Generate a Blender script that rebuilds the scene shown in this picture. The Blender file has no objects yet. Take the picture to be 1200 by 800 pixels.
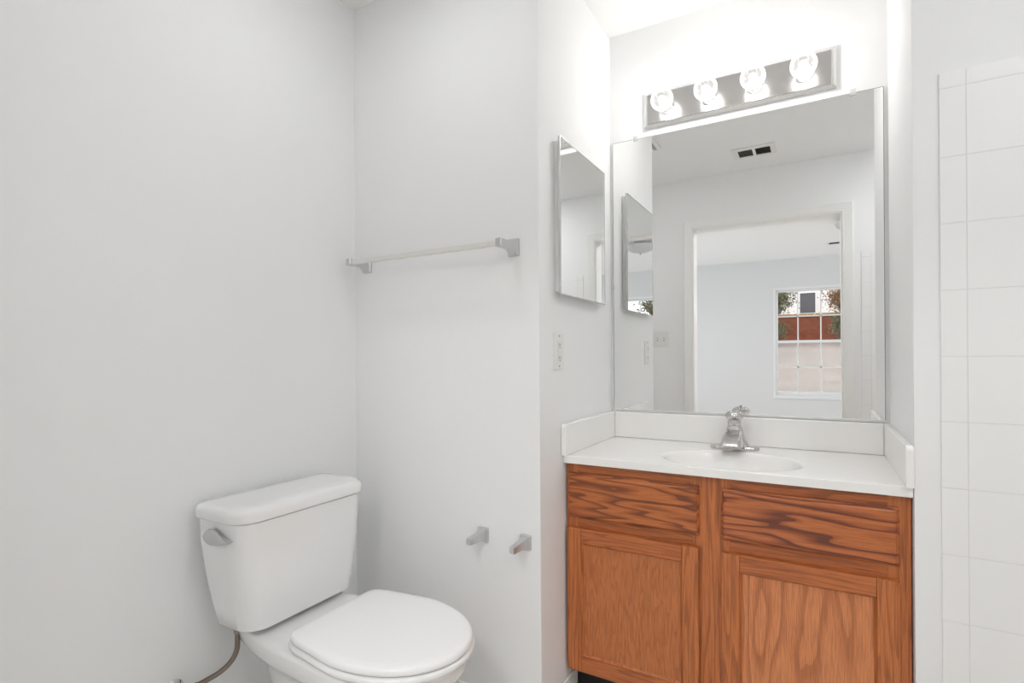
import bpy, bmesh, math, random
from mathutils import Vector, Matrix

S = bpy.context.scene
COL = S.collection
PI = math.pi

# ------------------------------------------------------------------ camera, world, light, exposure
CAM_H = 1.13
cam_data = bpy.data.cameras.new('camera')
cam_data.sensor_fit = 'HORIZONTAL'
cam_data.sensor_width = 36.0
cam_data.lens = 624.32 / 1200.0 * 36.0
cam_data.shift_y = (418.79 - 400.0) / 1200.0
cam_data.clip_start = 0.01
cam_data.clip_end = 300
cam = bpy.data.objects.new('camera', cam_data)
COL.objects.link(cam)
YAW, PITCH, ROLL = math.radians(29.8065), math.radians(0.0174), math.radians(-0.3707)
fw = Vector((-math.sin(YAW) * math.cos(PITCH), math.cos(YAW) * math.cos(PITCH), math.sin(PITCH)))
rt = Vector((math.cos(YAW), math.sin(YAW), 0))
up = rt.cross(fw)
rt2 = rt * math.cos(ROLL) + up * math.sin(ROLL)
up2 = -rt * math.sin(ROLL) + up * math.cos(ROLL)
m = Matrix((rt2, up2, -fw)).transposed().to_4x4()
m.translation = Vector((0, 0, CAM_H))
cam.matrix_world = m
S.camera = cam

SKY = 2.4            # overcast sky radiance
BULB_W = 0.8         # each vanity bulb
HALL_FILL_L = 52.0         # added fill lamp in the bedroom, just outside the bathroom door
TUB_FILL_L = 57.0        # added fill lamp in the ceiling over the tub area
FAN_FILL_L = 18.0        # lit lens added to the bathroom fan as fill
world = bpy.data.worlds.new('world')
S.world = world
world.use_nodes = True
_bg = world.node_tree.nodes['Background']
_bg.inputs['Color'].default_value = (0.93, 0.96, 1.0, 1)
_bg.inputs['Strength'].default_value = SKY
S.view_settings.view_transform = 'Standard'
S.view_settings.look = 'None'
S.view_settings.gamma = 1.0
S.view_settings.exposure = 0.28
S.view_settings.use_curve_mapping = False
S.cycles.max_bounces = 14
S.cycles.diffuse_bounces = 8
S.cycles.glossy_bounces = 8
S.cycles.transparent_max_bounces = 16
S.cycles.sample_clamp_indirect = 6.0

# ------------------------------------------------------------------ dimensions (metres)
XL, XR = -0.7164, 0.1986        # alcove side walls
YM = 2.056                      # mirror wall
YT = 1.4151                     # wall with the towel bar
YR = 1.5775                     # tiled wall
YB = 0.104                      # door wall, bathroom face
XW = -1.4738                    # wall behind the toilet
XE = 1.02                       # far right wall
HC = 2.41                       # ceiling
CZ = 0.8134                     # counter top
YC = 1.5801                     # counter front

# ------------------------------------------------------------------ materials
def s2l(c):
    c = c / 255.0
    return c / 12.92 if c <= 0.04045 else ((c + 0.055) / 1.055) ** 2.4
def rgb(r, g, b):
    return (s2l(r), s2l(g), s2l(b), 1)

class NT:
    def __init__(self, name):
        self.m = bpy.data.materials.new(name)
        self.m.use_nodes = True
        self.t = self.m.node_tree
        self.b = self.t.nodes['Principled BSDF']
        self.out = self.t.nodes['Material Output']
    def n(self, kind, **kw):
        nd = self.t.nodes.new(kind)
        for k, v in kw.items():
            if k in nd.inputs:
                nd.inputs[k].default_value = v
            else:
                setattr(nd, k, v)
        return nd
    def l(self, a, b):
        self.t.links.new(a, b)
    def coords(self, scale=(1, 1, 1), loc=(0, 0, 0)):
        tc = self.n('ShaderNodeTexCoord')
        mp = self.n('ShaderNodeMapping')
        mp.inputs['Scale'].default_value = scale
        mp.inputs['Location'].default_value = loc
        self.l(tc.outputs['Object'], mp.inputs['Vector'])
        return mp.outputs['Vector']
    def ramp(self, fac, stops):
        r = self.n('ShaderNodeValToRGB')
        e = r.color_ramp.elements
        while len(e) < len(stops):
            e.new(0.5)
        for el, (p, c) in zip(e, stops):
            el.position = p
            el.color = c
        self.l(fac, r.inputs['Fac'])
        return r.outputs['Color']
    def bump(self, h, strength, dist=0.001):
        b = self.n('ShaderNodeBump', Strength=strength, Distance=dist)
        self.l(h, b.inputs['Height'])
        self.l(b.outputs['Normal'], self.b.inputs['Normal'])

def plain(name, col, rough=0.5, metal=0.0, bump=0.0, bscale=300, var=0.0, **kw):
    k = NT(name)
    k.b.inputs['Base Color'].default_value = col
    k.b.inputs['Roughness'].default_value = rough
    k.b.inputs['Metallic'].default_value = metal
    for n_, v in kw.items():
        k.b.inputs[n_.replace('_', ' ')].default_value = v
    if bump or var:
        nz = k.n('ShaderNodeTexNoise', Scale=bscale, Detail=4.0)
        k.l(k.coords(), nz.inputs['Vector'])
        if bump:
            k.bump(nz.outputs['Fac'], bump)
        if var:
            nv = k.n('ShaderNodeTexNoise', Scale=bscale * 0.02, Detail=3.0)
            k.l(k.coords(), nv.inputs['Vector'])
            a = tuple(c * (1 - var) for c in col[:3]) + (1,)
            b = tuple(min(1, c * (1 + var)) for c in col[:3]) + (1,)
            k.l(k.ramp(nv.outputs['Fac'], [(0.3, a), (0.7, b)]), k.b.inputs['Base Color'])
    return k.m

def oak(name, grain, seed, light, mid, dark, amount=0.5, scale=1.0, rings=9.0, stretch=0.1):
    """oak: grain = axis the grain runs along ('x' or 'z'); flat-sawn bands and fine pores"""
    k = NT(name)
    g = {'x': (stretch, 1, 1), 'z': (1, 1, stretch)}[grain]
    v = k.coords(tuple(c * scale for c in g), seed)
    warp = k.n('ShaderNodeTexNoise', Scale=7.0, Detail=2.5, Roughness=0.55)
    k.l(v, warp.inputs['Vector'])
    mul = k.n('ShaderNodeMath', operation='MULTIPLY')
    mul.inputs[1].default_value = rings
    k.l(warp.outputs['Fac'], mul.inputs[0])
    fr = k.n('ShaderNodeMath', operation='FRACT')
    k.l(mul.outputs[0], fr.inputs[0])
    fine = k.n('ShaderNodeTexNoise', Scale=1.0, Detail=3.0, Roughness=0.7)
    k.l(k.coords({'x': (14, 420, 420), 'z': (420, 420, 14)}[grain], seed), fine.inputs['Vector'])
    band = k.ramp(fr.outputs[0], [(0.0, mid), (0.10, light), (0.45, light), (0.68, mid), (0.86, dark), (0.97, dark)])
    pore = k.ramp(fine.outputs['Fac'], [(0.38, (0.50, 0.45, 0.42, 1)), (0.56, (1, 1, 1, 1))])
    base = k.n('ShaderNodeMix', data_type='RGBA')
    base.inputs['Factor'].default_value = amount
    base.inputs[6].default_value = light
    k.l(band, base.inputs[7])
    mx = k.n('ShaderNodeMix', data_type='RGBA', blend_type='MULTIPLY')
    mx.inputs['Factor'].default_value = 0.55
    k.l(base.outputs[2], mx.inputs[6])
    k.l(pore, mx.inputs[7])
    k.l(mx.outputs[2], k.b.inputs['Base Color'])
    k.b.inputs['Roughness'].default_value = 0.42
    k.b.inputs['Coat Weight'].default_value = 0.15
    k.b.inputs['Coat Roughness'].default_value = 0.3
    k.bump(fine.outputs['Fac'], 0.12)
    return k.m

M = {}
M['wall'] = plain('wall_paint', (0.862, 0.865, 0.866, 1), 0.75, bump=0.05, bscale=260)
M['wall_bed'] = plain('bedroom_paint', (0.74, 0.745, 0.755, 1), 0.8, bump=0.05, bscale=260)
M['ceiling'] = plain('ceiling_paint', (0.88, 0.88, 0.875, 1), 0.85, bump=0.06, bscale=200)
M['ceiling_bed'] = plain('bedroom_ceiling_paint', (0.90, 0.90, 0.905, 1), 0.85, bump=0.06, bscale=200)
M['trim'] = plain('trim_paint', (0.86, 0.86, 0.845, 1), 0.35, bump=0.02)
M['floor'] = plain('vinyl_floor', rgb(226, 223, 216), 0.4, bump=0.04, bscale=90, var=0.08)
M['carpet'] = plain('bedroom_carpet', rgb(212, 206, 197), 0.95, bump=0.5, bscale=700, var=0.06)
M['tile'] = plain('glazed_tile', (0.875, 0.875, 0.872, 1), 0.28)
M['grout'] = plain('tile_grout', (0.76, 0.76, 0.75, 1), 0.9, bump=0.15)
M['porcelain'] = plain('porcelain', (0.87, 0.87, 0.868, 1), 0.12, bump=0.004, bscale=30, Coat_Weight=0.3)
M['seat'] = plain('seat_plastic', (0.89, 0.89, 0.888, 1), 0.22, bump=0.004, bscale=40)
M['marble'] = plain('cultured_marble', (0.89, 0.882, 0.865, 1), 0.16, bump=0.004, bscale=30, var=0.015)
M['chrome'] = plain('chrome', (0.86, 0.86, 0.87, 1), 0.10, 1.0, bump=0.006, bscale=80)
M['faucet_chrome'] = plain('faucet_chrome', (0.62, 0.61, 0.61, 1), 0.13, 1.0, bump=0.01, bscale=120)
M['lever_chrome'] = plain('lever_chrome', (0.60, 0.60, 0.61, 1), 0.2, 1.0, bump=0.006, bscale=80)
M['satin'] = plain('satin_chrome', (0.64, 0.64, 0.64, 1), 0.26, 1.0, bump=0.01, bscale=120)
M['satin_soft'] = plain('soft_satin_chrome', (0.66, 0.66, 0.66, 1), 0.42, 1.0, bump=0.01, bscale=120)
M['plate'] = plain('brushed_fixture_plate', (0.60, 0.59, 0.58, 1), 0.22, 1.0, bump=0.015, bscale=200)
M['pan'] = plain('fixture_pan_metal', (0.78, 0.78, 0.775, 1), 0.35, 0.6, bump=0.01)
M['rail'] = plain('towel_rail_metal', (0.80, 0.79, 0.76, 1), 0.28, 0.75, bump=0.01)
M['mirror'] = plain('mirror_silver', (0.885, 0.89, 0.885, 1), 0.0, 1.0)
M['mirror_edge'] = plain('mirror_edge', rgb(150, 155, 148), 0.25, 0.5, bump=0.01)
M['plastic'] = plain('white_plastic', (0.80, 0.80, 0.775, 1), 0.35, bump=0.01)
M['slot'] = plain('dark_slot', (0.03, 0.03, 0.03, 1), 0.7, bump=0.02)
M['duct'] = plain('duct_metal', rgb(96, 94, 90), 0.6, bump=0.05)
M['louver'] = plain('vent_louver', rgb(150, 150, 144), 0.5, bump=0.03)
M['black'] = plain('black_kick_board', (0.006, 0.006, 0.006, 1), 0.6, bump=0.05)
M['braid'] = plain('braided_steel', rgb(138, 126, 116), 0.42, 0.75, bump=0.6, bscale=900)
M['brass'] = plain('valve_brass', rgb(150, 128, 96), 0.35, 0.8, bump=0.03)
M['caulk'] = plain('caulk', (0.8, 0.8, 0.8, 1), 0.6, bump=0.05)
M['oak_x'] = oak('oak_rail', 'x', (3, 1, 2), rgb(192, 110, 58), rgb(170, 92, 44), rgb(128, 66, 34), 0.55, 2.6, 11, .06)
M['oak_z'] = oak('oak_stile', 'z', (1, 5, 2), rgb(200, 118, 62), rgb(174, 95, 45), rgb(132, 70, 34), 0.55, 3.0, 11, .045)
M['oak_left_front'] = oak('oak_drawer_front', 'x', (7.3, 4, 2.2), rgb(192, 110, 55), rgb(160, 84, 42), rgb(104, 52, 32), 0.8, 1.7, 12, .09)
M['oak_right_front'] = oak('oak_false_front', 'x', (4.1, 3.7, 5.9), rgb(192, 110, 59), rgb(156, 81, 46), rgb(102, 48, 36), 0.9, 1.4, 11, .11)
M['oak_panel'] = oak('oak_door_panel', 'z', (8, 2, 1), rgb(196, 118, 66), rgb(188, 110, 58), rgb(168, 95, 48), 0.55, 3.4, 9, .14)
M['oak_panel_wide'] = oak('oak_wide_door_panel', 'z', (2, 7, 9), rgb(216, 138, 87), rgb(202, 122, 74), rgb(172, 99, 56), 0.7, 0.95, 10, .15)
M['brick'] = None
def brick_mat(name, c1, c2, mortar, sc):
    k = NT(name)
    b = k.n('ShaderNodeTexBrick', Color1=c1, Color2=c2, Mortar=mortar, Scale=sc)
    b.inputs['Mortar Size'].default_value = 0.012
    tc = k.n('ShaderNodeTexCoord')
    sp = k.n('ShaderNodeSeparateXYZ'); cb = k.n('ShaderNodeCombineXYZ')
    k.l(tc.outputs['Object'], sp.inputs[0])
    k.l(sp.outputs['X'], cb.inputs['X']); k.l(sp.outputs['Z'], cb.inputs['Y'])
    k.l(cb.outputs[0], b.inputs['Vector'])
    k.l(b.outputs['Color'], k.b.inputs['Base Color'])
    k.b.inputs['Roughness'].default_value = 0.9
    return k.m
M['brick'] = brick_mat('garden_brick', rgb(122, 62, 36), rgb(96, 46, 30), rgb(120, 82, 60), 2.6)
M['cap'] = plain('wall_cap_stone', rgb(140, 114, 80), 0.9, bump=0.4, bscale=20, var=0.15)
M['leaf_litter'] = plain('leaf_litter_ground', rgb(146, 126, 112), 0.95, bump=0.8, bscale=60, var=0.30)
M['bark'] = plain('bark', rgb(92, 80, 72), 0.95, bump=0.5, bscale=40, var=0.2)
M['leaves'] = plain('dull_leaves', rgb(112, 112, 84), 0.8, bump=0.2, bscale=60, var=0.3)
M['leaves_russet'] = plain('russet_leaves', rgb(142, 112, 82), 0.8, bump=0.2, bscale=60, var=0.3)
M['siding'] = plain('house_siding', rgb(214, 210, 206), 0.8, bump=0.1, bscale=10)
M['shutter'] = plain('house_dark_glass', rgb(70, 68, 72), 0.3, bump=0.02)
M['roof'] = plain('roof_shingle', rgb(120, 112, 108), 0.9, bump=0.4, bscale=30, var=0.15)
M['vinyl'] = plain('window_vinyl', (0.82, 0.83, 0.84, 1), 0.4, bump=0.01)

def glass_mat(name, clear, refl, tint=(1, 1, 1, 1), rough=0.0, extra=None):
    """thin clear glass: light passes straight through, the surface reflects a little"""
    k = NT(name)
    k.t.nodes.remove(k.b)
    tr = k.n('ShaderNodeBsdfTransparent', Color=tint)
    gl = k.n('ShaderNodeBsdfGlossy', Color=(1, 1, 1, 1), Roughness=rough)
    lw = k.n('ShaderNodeLayerWeight', Blend=0.25)
    mu = k.n('ShaderNodeMath', operation='MULTIPLY')
    mu.inputs[1].default_value = refl
    k.l(lw.outputs['Fresnel'], mu.inputs[0])
    mx = k.n('ShaderNodeMixShader')
    k.l(mu.outputs[0], mx.inputs[0])
    k.l(tr.outputs[0], mx.inputs[1]); k.l(gl.outputs[0], mx.inputs[2])
    last = mx
    if extra:
        df = k.n('ShaderNodeBsdfDiffuse', Color=extra[1])
        tl = k.n('ShaderNodeBsdfTranslucent', Color=extra[1])
        m0 = k.n('ShaderNodeMixShader'); m0.inputs[0].default_value = 0.5
        k.l(df.outputs[0], m0.inputs[1]); k.l(tl.outputs[0], m0.inputs[2])
        m2 = k.n('ShaderNodeMixShader'); m2.inputs[0].default_value = extra[0]
        k.l(mx.outputs[0], m2.inputs[1]); k.l(m0.outputs[0], m2.inputs[2])
        last = m2
    k.l(last.outputs[0], k.out.inputs['Surface'])
    return k.m
M['glass'] = glass_mat('window_glass', 0.95, 0.35, (0.97, 0.98, 0.98, 1))
M['screen'] = glass_mat('insect_screen', 0.6, 0.0, (0.94, 0.94, 0.95, 1), extra=(0.34, (0.72, 0.70, 0.68, 1)))
M['bulb_glass'] = glass_mat('bulb_glass', 0.7, 0.9, (0.97, 0.97, 0.97, 1), 0.03, extra=(0.03, (0.9, 0.9, 0.9, 1)))
M['clear_clip'] = glass_mat('clear_plastic_clip', 0.6, 0.9, (0.95, 0.95, 0.95, 1), 0.05, extra=(0.4, (0.9, 0.9, 0.9, 1)))
M['shade'] = plain('frosted_lamp_glass', (0.55, 0.56, 0.57, 1), 0.35, bump=0.01)
def emit_mat(name, col, s):
    k = NT(name)
    k.b.inputs['Base Color'].default_value = col
    k.b.inputs['Emission Color'].default_value = col
    k.b.inputs['Emission Strength'].default_value = s
    return k.m
M['fan_fill_lens'] = emit_mat('added_fan_lens', (.98, .99, 1.0, 1), FAN_FILL_L)
M['tub_fill_lens'] = emit_mat('recessed_fill_lens', (.97, .985, 1.0, 1), TUB_FILL_L)
M['hall_fill_lens'] = emit_mat('fill_lamp_diffuser', (1.0, .99, .98, 1), HALL_FILL_L)
M['filament'] = emit_mat('glowing_filament', (1.0, 0.95, 0.88, 1), 12.0)

# ------------------------------------------------------------------ mesh helpers
def tmp_merge(bm, t, mat=0):
    for f in t.faces:
        f.material_index = mat
    me = bpy.data.meshes.new('tmp')
    t.to_mesh(me); t.free()
    bm.from_mesh(me)
    bpy.data.meshes.remove(me)

def box(bm, x0, x1, y0, y1, z0, z1, r=0.0, seg=2, mat=0):
    t = bmesh.new()
    bmesh.ops.create_cube(t, size=1.0)
    for v in t.verts:
        v.co = Vector((x0 + (v.co.x + .5) * (x1 - x0), y0 + (v.co.y + .5) * (y1 - y0), z0 + (v.co.z + .5) * (z1 - z0)))
    if r > 0:
        bmesh.ops.bevel(t, geom=list(t.edges), offset=r, segments=seg, profile=0.5, affect='EDGES', clamp_overlap=True)
    tmp_merge(bm, t, mat)

def loft(bm, rings, cap0=True, cap1=True, mat=0, closed=True):
    t = bmesh.new()
    vr = [[t.verts.new(p) for p in r] for r in rings]
    n = len(rings[0])
    for a, b in zip(vr, vr[1:]):
        for i in range(n if closed else n - 1):
            j = (i + 1) % n
            t.faces.new((a[i], a[j], b[j], b[i]))
    if cap0: t.faces.new(list(reversed(vr[0])))
    if cap1: t.faces.new(vr[-1])
    bmesh.ops.recalc_face_normals(t, faces=list(t.faces))
    tmp_merge(bm, t, mat)

def lathe(bm, prof, origin, axis=(0, 0, 1), n=28, mat=0):
    """prof: list of (radius, height along axis)"""
    ax = Vector(axis).normalized()
    a = ax.orthogonal().normalized(); b = ax.cross(a)
    o = Vector(origin)
    rings = []
    for r, h in prof:
        r = max(r, 1e-4)
        rings.append([o + ax * h + (a * math.cos(2 * PI * i / n) + b * math.sin(2 * PI * i / n)) * r for i in range(n)])
    loft(bm, rings, True, True, mat)

def tube(bm, pts, rad, n=14, mat=0, cap=True):
    pts = [Vector(p) for p in pts]
    rings = []
    prev = None
    for i, p in enumerate(pts):
        d = (pts[min(i + 1, len(pts) - 1)] - pts[max(i - 1, 0)]).normalized()
        if prev is None:
            a = d.orthogonal().normalized()
        else:
            a = (prev - d * prev.dot(d)).normalized()
        prev = a
        b = d.cross(a)
        r = rad[i] if isinstance(rad, (list, tuple)) else rad
        rings.append([p + (a * math.cos(2 * PI * k / n) + b * math.sin(2 * PI * k / n)) * r for k in range(n)])
    loft(bm, rings, cap, cap, mat)

def catmull(pts, k=10):
    P = [Vector(p) for p in pts]
    P = [P[0] * 2 - P[1]] + P + [P[-1] * 2 - P[-2]]
    out = []
    for i in range(1, len(P) - 2):
        for j in range(k):
            t = j / k
            out.append(0.5 * ((2 * P[i]) + (-P[i - 1] + P[i + 1]) * t + (2 * P[i - 1] - 5 * P[i] + 4 * P[i + 1] - P[i + 2]) * t * t + (-P[i - 1] + 3 * P[i] - 3 * P[i + 1] + P[i + 2]) * t ** 3))
    out.append(P[-2])
    return out

def rrect(x0, x1, y0, y1, r, n=6):
    """rounded rectangle outline, anticlockwise; r may be 4 radii (x0y0, x1y0, x1y1, x0y1)"""
    if not isinstance(r, (list, tuple)): r = (r,) * 4
    out = []
    cs = [(x0 + r[0], y0 + r[0], PI, r[0]), (x1 - r[1], y0 + r[1], 1.5 * PI, r[1]), (x1 - r[2], y1 - r[2], 0, r[2]), (x0 + r[3], y1 - r[3], .5 * PI, r[3])]
    for cx, cy, a0, rr in cs:
        for i in range(n + 1):
            a = a0 + .5 * PI * i / n
            out.append((cx + rr * math.cos(a), cy + rr * math.sin(a)))
    return out

def origin_of(parent):
    o = Vector((0, 0, 0))
    while parent is not None:
        o += parent.location
        parent = parent.parent
    return o

def obj(name, bm, mats, parent=None, at=None, smooth=35):
    """link bm (in world coordinates) as ONE mesh object; origin at its parent's, or at `at`"""
    o = origin_of(parent)
    if at is not None and parent is None: o = Vector(at)
    bmesh.ops.translate(bm, verts=list(bm.verts), vec=-o)
    me = bpy.data.meshes.new(name)
    bm.to_mesh(me); bm.free()
    for mt in (mats if isinstance(mats, (list, tuple)) else [mats]):
        me.materials.append(M[mt] if isinstance(mt, str) else mt)
    if smooth:
        for p_ in me.polygons: p_.use_smooth = True
        me.set_sharp_from_angle(angle=math.radians(smooth))
    ob = bpy.data.objects.new(name, me)
    COL.objects.link(ob)
    if 0 < smooth <= 40:
        wn = ob.modifiers.new('weighted_normal', 'WEIGHTED_NORMAL')
        wn.mode = 'FACE_AREA'; wn.weight = 100; wn.keep_sharp = True
    if parent is not None: ob.parent = parent
    else: ob.location = o
    return ob

def tag(o, label, cat, group=None, kind=None):
    o['label'] = label; o['category'] = cat
    if group: o['group'] = group
    if kind: o['kind'] = kind
    return o

def thing(name, loc, label, cat, group=None):
    o = bpy.data.objects.new(name, None)
    o.empty_display_size = 0.05
    o.location = loc
    COL.objects.link(o)
    return tag(o, label, cat, group)

def struct(name, bm, mats, parent=None, smooth=35):
    o = obj(name, bm, mats, parent, smooth=smooth)
    if parent is None: o['kind'] = 'structure'
    return o

def B(*a, **k):
    bm = bmesh.new(); box(bm, *a, **k); return bm

# ------------------------------------------------------------------ the bathroom shell
YF = -3.8       # bedroom far wall
struct('floor', B(XW - .1, XE + .1, YB - .12, YM + .1, -.1, 0), 'floor')
struct('ceiling', B(XW - .1, XE + .1, YB - .002, YM + .1, HC, HC + .1), 'ceiling')
struct('wall_left', B(XW - .1, XW, YB - .004, YT + .1, 0, HC), 'wall')
struct('wall_front_left', B(XW - .1, XL, YT, YM + .1, 0, HC, r=.003), 'wall')
struct('wall_alcove', B(XL - .002, XR + .002, YM, YM + .1, 0, HC), 'wall')
struct('wall_front_right', B(XR, XE + .1, YR, YM + .1, 0, HC, r=.003), 'wall')
struct('wall_right', B(XE, XE + .1, YB - .004, YR + .1, 0, HC), 'wall')
OX0, OX1, OZ = -0.771, 0.135, 2.04      # door opening
bm = bmesh.new()
box(bm, XW - .1, OX0 - .019, YB - .118, YB, 0, HC)
box(bm, OX1 + .019, XE + .1, YB - .118, YB, 0, HC)
box(bm, OX0 - .019, OX1 + .019, YB - .118, YB, OZ + .019, HC)
struct('wall_rear', bm, 'wall')
# door jamb and casing
bm = bmesh.new()
box(bm, OX0 - .019, OX0, YB - .12, YB + .002, 0, OZ, r=.0015)
box(bm, OX1, OX1 + .019, YB - .12, YB + .002, 0, OZ, r=.0015)
box(bm, OX0 - .019, OX1 + .019, YB - .12, YB + .002, OZ, OZ + .019, r=.0015)
struct('trim_1', bm, 'trim')
def casing(y, d):
    """moulded casing round the opening; d = +1 bathroom side, -1 bedroom side"""
    bm = bmesh.new()
    w = .062
    # profile across the width (0 = inner edge): (offset, thickness)
    prof = [(0, .0), (0, .008), (.006, .011), (.014, .0105), (.02, .013), (.046, .017), (.056, .0185), (w, .016), (w, 0)]
    xi0, xi1, zi = OX0 - .006, OX1 + .006, OZ + .006
    path = [lambda o: (xi0 - o, 0), lambda o: (xi0 - o, zi + o), lambda o: (xi1 + o, zi + o), lambda o: (xi1 + o, 0)]
    rings = []
    for p_ in path:
        rings.append([Vector((p_(o)[0], y + d * t, p_(o)[1])) for o, t in prof])
    loft(bm, rings, True, True)
    return bm
struct('trim_2', casing(YB, 1), 'trim', smooth=25)
struct('trim_3', casing(YB - .118, -1), 'trim', smooth=25)
# baseboards
def baseboard(name, x0, x1, y0, y1):
    struct(name, B(x0, x1, y0, y1, 0, .088, r=.004), 'trim')
baseboard('baseboard_left', XW, XW + .012, YB, YT)
baseboard('baseboard_front', XW + .012, XL, YT - .012, YT)
baseboard('baseboard_alcove', XL, XL + .012, YT - .012, 1.664)
baseboard('baseboard_rear', XW + .012, OX0 - .07, YB, YB + .012)

# tiled tub surround: 6 in tiles, one column and row of narrow edge tiles
ROWS = [1.785, 1.747, 1.5875, 1.434, 1.2795, 1.1265, .975, .8215, .6675, .513, .36, .207, .054]
def tile_panel(name, start, end, fix, axis, d):
    """tiles from start to end along x ('x', on plane y=fix) or y ('y', on plane x=fix); d = outward sign"""
    bm = bmesh.new()
    cols = [start, start + .049] if axis == 'x' else [start]
    while cols[-1] < end - .001:
        cols.append(min(cols[-1] + .1525, end))
    g = .0008
    def put(a0, a1, z0, z1, h, r, mat):
        f0, f1 = sorted((fix, fix + d * h))
        if axis == 'x': box(bm, a0, a1, f0, f1, z0, z1, r=r, seg=2, mat=mat)
        else: box(bm, f0, f1, a0, a1, z0, z1, r=r, seg=2, mat=mat)
    put(start + .002, end, ROWS[-1], ROWS[0] - .002, .0052, 0, 1)
    for a, b in zip(cols, cols[1:]):
        for z1, z0 in zip(ROWS, ROWS[1:]):
            if b - a > .006: put(a + g, b - g, z0 + g, z1 - g, .0062, .0007, 0)
    return struct(name, bm, ['tile', 'grout'])
tile_panel('wall_tile_front', .249, XE, YR, 'x', -1)
tile_panel('wall_tile_rear', .243, XE, YB, 'x', 1)
tile_panel('wall_tile_right', YB + .008, YR - .008, XE, 'y', -1)

# ------------------------------------------------------------------ the bedroom seen through the doorway
BX0, BX1 = -2.7, 2.5
struct('floor_bedroom', B(BX0 - .1, BX1 + .1, YF - .14, YB - .12, -.1, 0), 'carpet')
struct('ceiling_bedroom', B(BX0 - .1, BX1 + .1, YF - .14, YB - .002, HC, HC + .1), 'ceiling_bed')
SY0, SY1, SZ0, SZ1 = -3.4, -.8, .35, 2.1     # wide side windows added out of view for more daylight
for nm, xa, xb, wn in (('wall_bedroom_left', BX0 - .1, BX0, 'window_3'), ('wall_bedroom_right', BX1, BX1 + .1, 'window_4')):
    bm = bmesh.new()
    box(bm, xa, xb, YF - .14, SY0, 0, HC)
    box(bm, xa, xb, SY1, YB - .1, 0, HC)
    box(bm, xa, xb, SY0, SY1, 0, SZ0)
    box(bm, xa, xb, SY0, SY1, SZ1, HC)
    struct(nm, bm, 'wall_bed')
    bm = bmesh.new()
    for a, b in ((SY0, SY0 + .05), ((SY0 + SY1) / 2 - .03, (SY0 + SY1) / 2 + .03), (SY1 - .05, SY1)):
        box(bm, xa + .02, xb - .02, a, b, SZ0, SZ1, r=.004)
    for c, d in ((SZ0, SZ0 + .05), (SZ1 - .05, SZ1)):
        box(bm, xa + .02, xb - .02, SY0 + .05, SY1 - .05, c, d, r=.004)
    w3 = struct(wn, bm, 'vinyl')  # unseen window, added to let more sky light into the bedroom
    obj('pane', B(xa + .048, xa + .052, SY0 + .04, SY1 - .04, SZ0 + .04, SZ1 - .04), 'glass', w3, smooth=0)
bm = bmesh.new()
box(bm, BX0 - .1, XW - .1, YB - .118, YB - .02, 0, HC)
box(bm, XE + .1, BX1 + .1, YB - .118, YB - .02, 0, HC)
struct('wall_bedroom_near', bm, 'wall_bed')
WZ0, WZ1 = .585, 2.032
WINS = [(-.509, .335), (.385, 1.229)]
bm = bmesh.new()
y0, y1 = YF - .14, YF
box(bm, BX0, WINS[0][0], y0, y1, 0, HC)
box(bm, WINS[1][1], BX1, y0, y1, 0, HC)
box(bm, WINS[0][0], WINS[1][1], y0, y1, WZ1, HC)
box(bm, WINS[0][0], WINS[1][1], y0, y1, 0, WZ0)
box(bm, WINS[0][1], WINS[1][0], y0, y1, WZ0, WZ1)
struct('wall_bedroom_far', bm, 'wall_bed')

def window(name, x0, x1):
    yb = YF - .10
    bm = bmesh.new()                       # fixed frame
    f = .03
    box(bm, x0, x0 + f, yb, YF + .004, WZ0, WZ1, r=.003)
    box(bm, x1 - f, x1, yb, YF + .004, WZ0, WZ1, r=.003)
    box(bm, x0 + f, x1 - f, yb, YF + .004, WZ1 - f, WZ1, r=.003)
    box(bm, x0 + f, x1 - f, yb, YF + .004, WZ0, WZ0 + f, r=.003)
    w = struct(name, bm, 'vinyl')
    mid = 1.317
    def sash(nm, za, zb, yc, cols, rows, lower):
        bm = bmesh.new()
        s = .026
        xa, xb = x0 + f, x1 - f
        box(bm, xa, xa + s, yc - .014, yc + .014, za, zb, r=.003)
        box(bm, xb - s, xb, yc - .014, yc + .014, za, zb, r=.003)
        box(bm, xa + s, xb - s, yc - .014, yc + .014, zb - (.036 if lower else s), zb, r=.003)
        box(bm, xa + s, xb - s, yc - .014, yc + .014, za, za + (s + .016 if lower else .03), r=.003)
        o = obj(nm, bm, 'vinyl', w)
        bm = bmesh.new()
        for i in range(1, cols):
            x = xa + (xb - xa) * i / cols
            box(bm, x - .008, x + .008, yc - .006, yc + .008, za + s, zb - s)
        for i in range(1, rows):
            z = za + (zb - za) * i / rows + (.008 if lower else 0)
            box(bm, xa + s, xb - s, yc - .006, yc + .008, z - .008, z + .008)
        obj('muntin_grid', bm, 'vinyl', o)
        obj('pane', B(xa + s - .004, xb - s + .004, yc - .003, yc - .001, za + .02, zb - .02), 'glass', o, smooth=0)
        return o
    sash('upper_sash', mid - .015, WZ1 - f, YF - .075, 3, 2, False)
    sash('lower_sash', WZ0 + f, mid + .018, YF - .042, 3, 2, True)
    obj('insect_screen', B(x0 + f, x1 - f, YF - .097, YF - .096, WZ0 + f, mid), 'screen', w, smooth=0)
    obj('window_sill', B(x0 - .004, x1 + .004, YF - .02, YF + .018, WZ0 - .018, WZ0, r=.003), 'vinyl', w)
for i, (a, b) in enumerate(WINS):
    window('window_%d' % (i + 1), a, b)

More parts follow.
